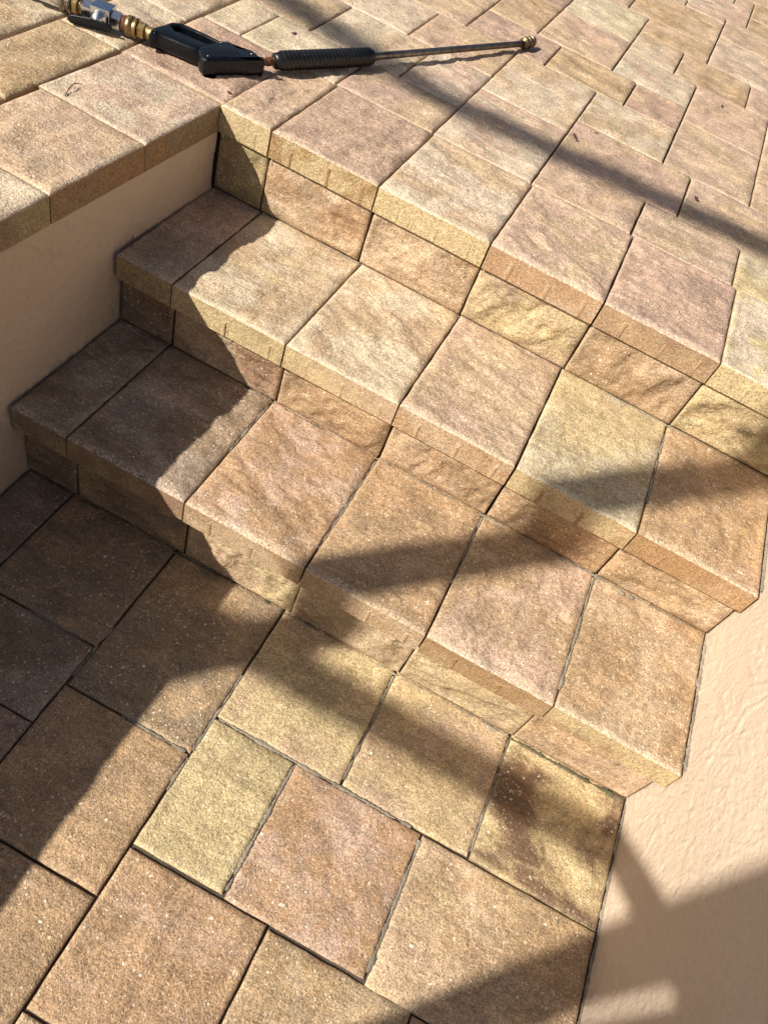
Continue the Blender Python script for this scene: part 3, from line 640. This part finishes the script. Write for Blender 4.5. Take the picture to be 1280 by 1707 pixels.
# ------------------------------------------------------------------ small litter
def chip(name, x, y, z, r, m, seed, label, group=None, flat=.35):
    bm = bmesh.new(); bmesh.ops.create_icosphere(bm, subdivisions=2, radius=1)
    for v in bm.verts:
        k = 1 + .45 * noise.noise(v.co * 1.6 + Vector((seed, 0, 0))); v.co = Vector((v.co.x * r * k * 1.4, v.co.y * r * k * .8, v.co.z * r * k * flat))
    me = bpy.data.meshes.new(name); bm.to_mesh(me); bm.free()
    o = link(name, me, None, (m,)); o.location = (x, y, z + r * flat * .6); o.rotation_euler = (0, 0, seed * 2.1); tag(o, label, 'debris', group); return o
for k, (x, y, r, lab) in enumerate(((0.6407, 0.6683, .0055, 'dark petal scrap, upper one of a close pair on patio paver'), (0.6489, 0.6525, .0050, 'dark petal scrap, lower one of a close pair on patio paver'), (0.6852, 0.7422, .0050, 'dark petal scrap lying alone just above the long shadow on patio'),
                                    (0.9746, 1.3872, .0055, 'dark dot of litter on pink patio paver at upper right'), (0.9908, 0.6607, .0060, 'round dark seed just above the long shadow on the right patio'), (-0.0155, 0.0548, .0040, 'tiny dark crumb on coping paver near the top corner of the steps'), (-0.07, 0.4522, .0060, 'dark speck on pale paver behind the ribbed grip'))):
    chip('petal_scrap', x, y, Z3 + .0005, r, M_LEAF, k * 1.9 + 1, lab)
chip('mortar_lump', 1.203, RY2 - .012, Z1 + .001, .006, M_MORTAR, 4.4, 'white lump of dried mortar at back of the lowest tread', flat=.6)
chip('mortar_lump', 1.225, RY2 - .010, Z1 + .001, .004, M_MORTAR, 7.4, 'small white mortar crumb beside the larger lump on lowest tread', flat=.6)
def twig(pts, r, label):
    cu = bpy.data.curves.new('twig', 'CURVE'); cu.dimensions = '3D'; cu.bevel_depth = r; cu.bevel_resolution = 1
    s = cu.splines.new('POLY'); s.points.add(len(pts) - 1)
    for p, q in zip(s.points, pts): p.co = (*q, 1)
    t = bpy.data.objects.new('tw', cu); COL.objects.link(t)
    me = bpy.data.meshes.new_from_object(t.evaluated_get(bpy.context.evaluated_depsgraph_get())); bpy.data.objects.remove(t)
    o = link('twig', me, None, (M_LEAF,)); tag(o, label, 'twig')
twig([(-0.196, -0.236, Z3 + .0012), (-0.205, -0.215, Z3 + .003), (-0.211, -0.190, Z3 + .004), (-0.203, -0.178, Z3 + .003)], .0009, 'thin curled twig on a coping paver left of the gun')
twig([(0.004, -0.302, Z2 + .001), (0.000, -0.298, Z2 + .010), (-0.003, -0.290, Z2 + .019)], .0008, 'short dark stalk poking up beside the left wall above middle tread')

# ------------------------------------------------------------------ out-of-view screen frame, plus added column and panel that cast shade
cage = empty('screen_enclosure', (-1.467, -2.7, -0.15))
tag(cage, 'dark aluminium screen enclosure frame standing behind the viewpoint', 'frame')
CI = Matrix.Translation((1.467, 2.7, 0.15))
def member(name, p0, p1, a, bz=None):
    p0, p1 = Vector(p0), Vector(p1); d = (p1 - p0); L = d.length; bz = bz or a
    me = box_mesh(name, -a / 2, a / 2, -bz / 2, bz / 2, 0, L, .004)
    me.transform(Matrix.Translation(p0) @ d.to_track_quat('Z', 'Y').to_matrix().to_4x4())
    o = link(name, me, cage, (M_ALU,)); o.matrix_parent_inverse = CI
for x in (-5.6, -1.467, -0.422, 2.4): member('post', (x, -2.7, -0.15), (x, -2.7, 4.3), .075)
member('rail', (-5.6, -2.7, 2.172), (2.4, -2.7, 2.182), .055)
member('header_beam', (-5.6, -2.7, 4.62), (-3.03, -2.7, 4.144), .068)
member('header_beam', (-3.03, -2.7, 4.144), (2.4, -2.7, 4.757), .068)
pn = link('shade_panel', box_mesh('shade_panel', -.427, -.157, -2.712, -2.688, 2.21, 4.0, .003), cage, (M_ALU,)); pn.matrix_parent_inverse = CI  # added panel, closes the sunlit gap above the rail beside the column
member('roof_beam', (-5.6, -0.62, 5.15), (2.4, -1.40, 4.6), .06)
member('rafter', (-5.6, -2.7, 4.6), (-5.6, -0.62, 5.14), .06)
cme = box_mesh('shade_column', -0.180, 0.40, -2.85, -2.55, -0.15, 4.0, .02)  # added block, casts the shade of a person standing behind the camera
colm = link('shade_column', cme, None, (M_STUCCO,))
tag(colm, 'added stucco column behind the viewpoint, casting shade in place of a person', 'column')

# ------------------------------------------------------------------ added house front, out of view, bounces warm light onto the left wall
hs = empty('added_house', (4.8, 1.2, -0.15)); tag(hs, 'added pale stucco house front, unseen, bouncing sunlight toward the left wall', 'house')
HI = Matrix.Translation((-4.8, -1.2, 0.15))
def hpart(name, me, m, parent=hs):
    o = link(name, me, parent, (m,))
    if parent is hs: o.matrix_parent_inverse = HI
    return o
M_GLASS = simple('window_glass', (0.03, 0.04, 0.045), 0.06, 0.0)
M_WHITE = simple('white_trim', (0.78, 0.76, 0.72), 0.5)
M_TILE = simple('roof_clay', (0.36, 0.17, 0.10), 0.8, 0, 0.4, 40.0)
wins = [(-1.6, -0.5, 1.0, 2.3), (3.4, 4.6, 1.0, 2.3)]
door = (0.9, 2.0, 0.56, 2.7)
ys_ = sorted([-3.0, 5.5] + [w[0] for w in wins] + [w[1] for w in wins] + list(door[:2]))
for a, b in zip(ys_, ys_[1:]):
    hole = next((w for w in wins + [door] if abs(w[0] - a) < 1e-6), None)
    if hole:
        hpart('wall', box_mesh('wall', 4.8, 5.0, a, b, hole[3], 3.1), M_STUCCO)
        if hole[2] > .6: hpart('wall', box_mesh('wall', 4.8, 5.0, a, b, -0.15, hole[2]), M_STUCCO)
    else: hpart('wall', box_mesh('wall', 4.8, 5.0, a, b, -0.15, 3.1), M_STUCCO)
for a, b, z0, z1 in wins:
    f = hpart('window', box_mesh('window', 4.86, 4.90, a, b, z0, z0 + .06), M_WHITE)
    for q in ((a, b, z1 - .06, z1), (a, a + .06, z0 + .06, z1 - .06), (b - .06, b, z0 + .06, z1 - .06)): hpart('frame', box_mesh('frame', 4.86, 4.90, *q), M_WHITE, f)
    hpart('pane', box_mesh('pane', 4.875, 4.885, a + .06, b - .06, z0 + .06, z1 - .06), M_GLASS, f)
dr = hpart('door', box_mesh('door', 4.87, 4.91, door[0], door[1], -.15, door[3]), M_WHITE)
hpart('handle', box_mesh('handle', 4.84, 4.87, door[0] + .08, door[0] + .11, 1.5, 1.65, .004), M_STEEL, dr)
bm = bmesh.new()
vv = [bm.verts.new(p) for p in ((4.4, -3.3, 3.1), (4.4, 5.8, 3.1), (4.4, 5.8, 3.25), (4.4, -3.3, 3.25), (8.0, -3.3, 3.1), (8.0, 5.8, 3.1), (8.0, 5.8, 4.6), (8.0, -3.3, 4.6))]
for f in ((0, 3, 2, 1), (3, 7, 6, 2), (4, 5, 6, 7), (0, 1, 5, 4), (0, 4, 7, 3), (1, 2, 6, 5)): bm.faces.new([vv[i] for i in f])
me = bpy.data.meshes.new('roof'); bm.to_mesh(me); bm.free(); hpart('roof', me, M_TILE)
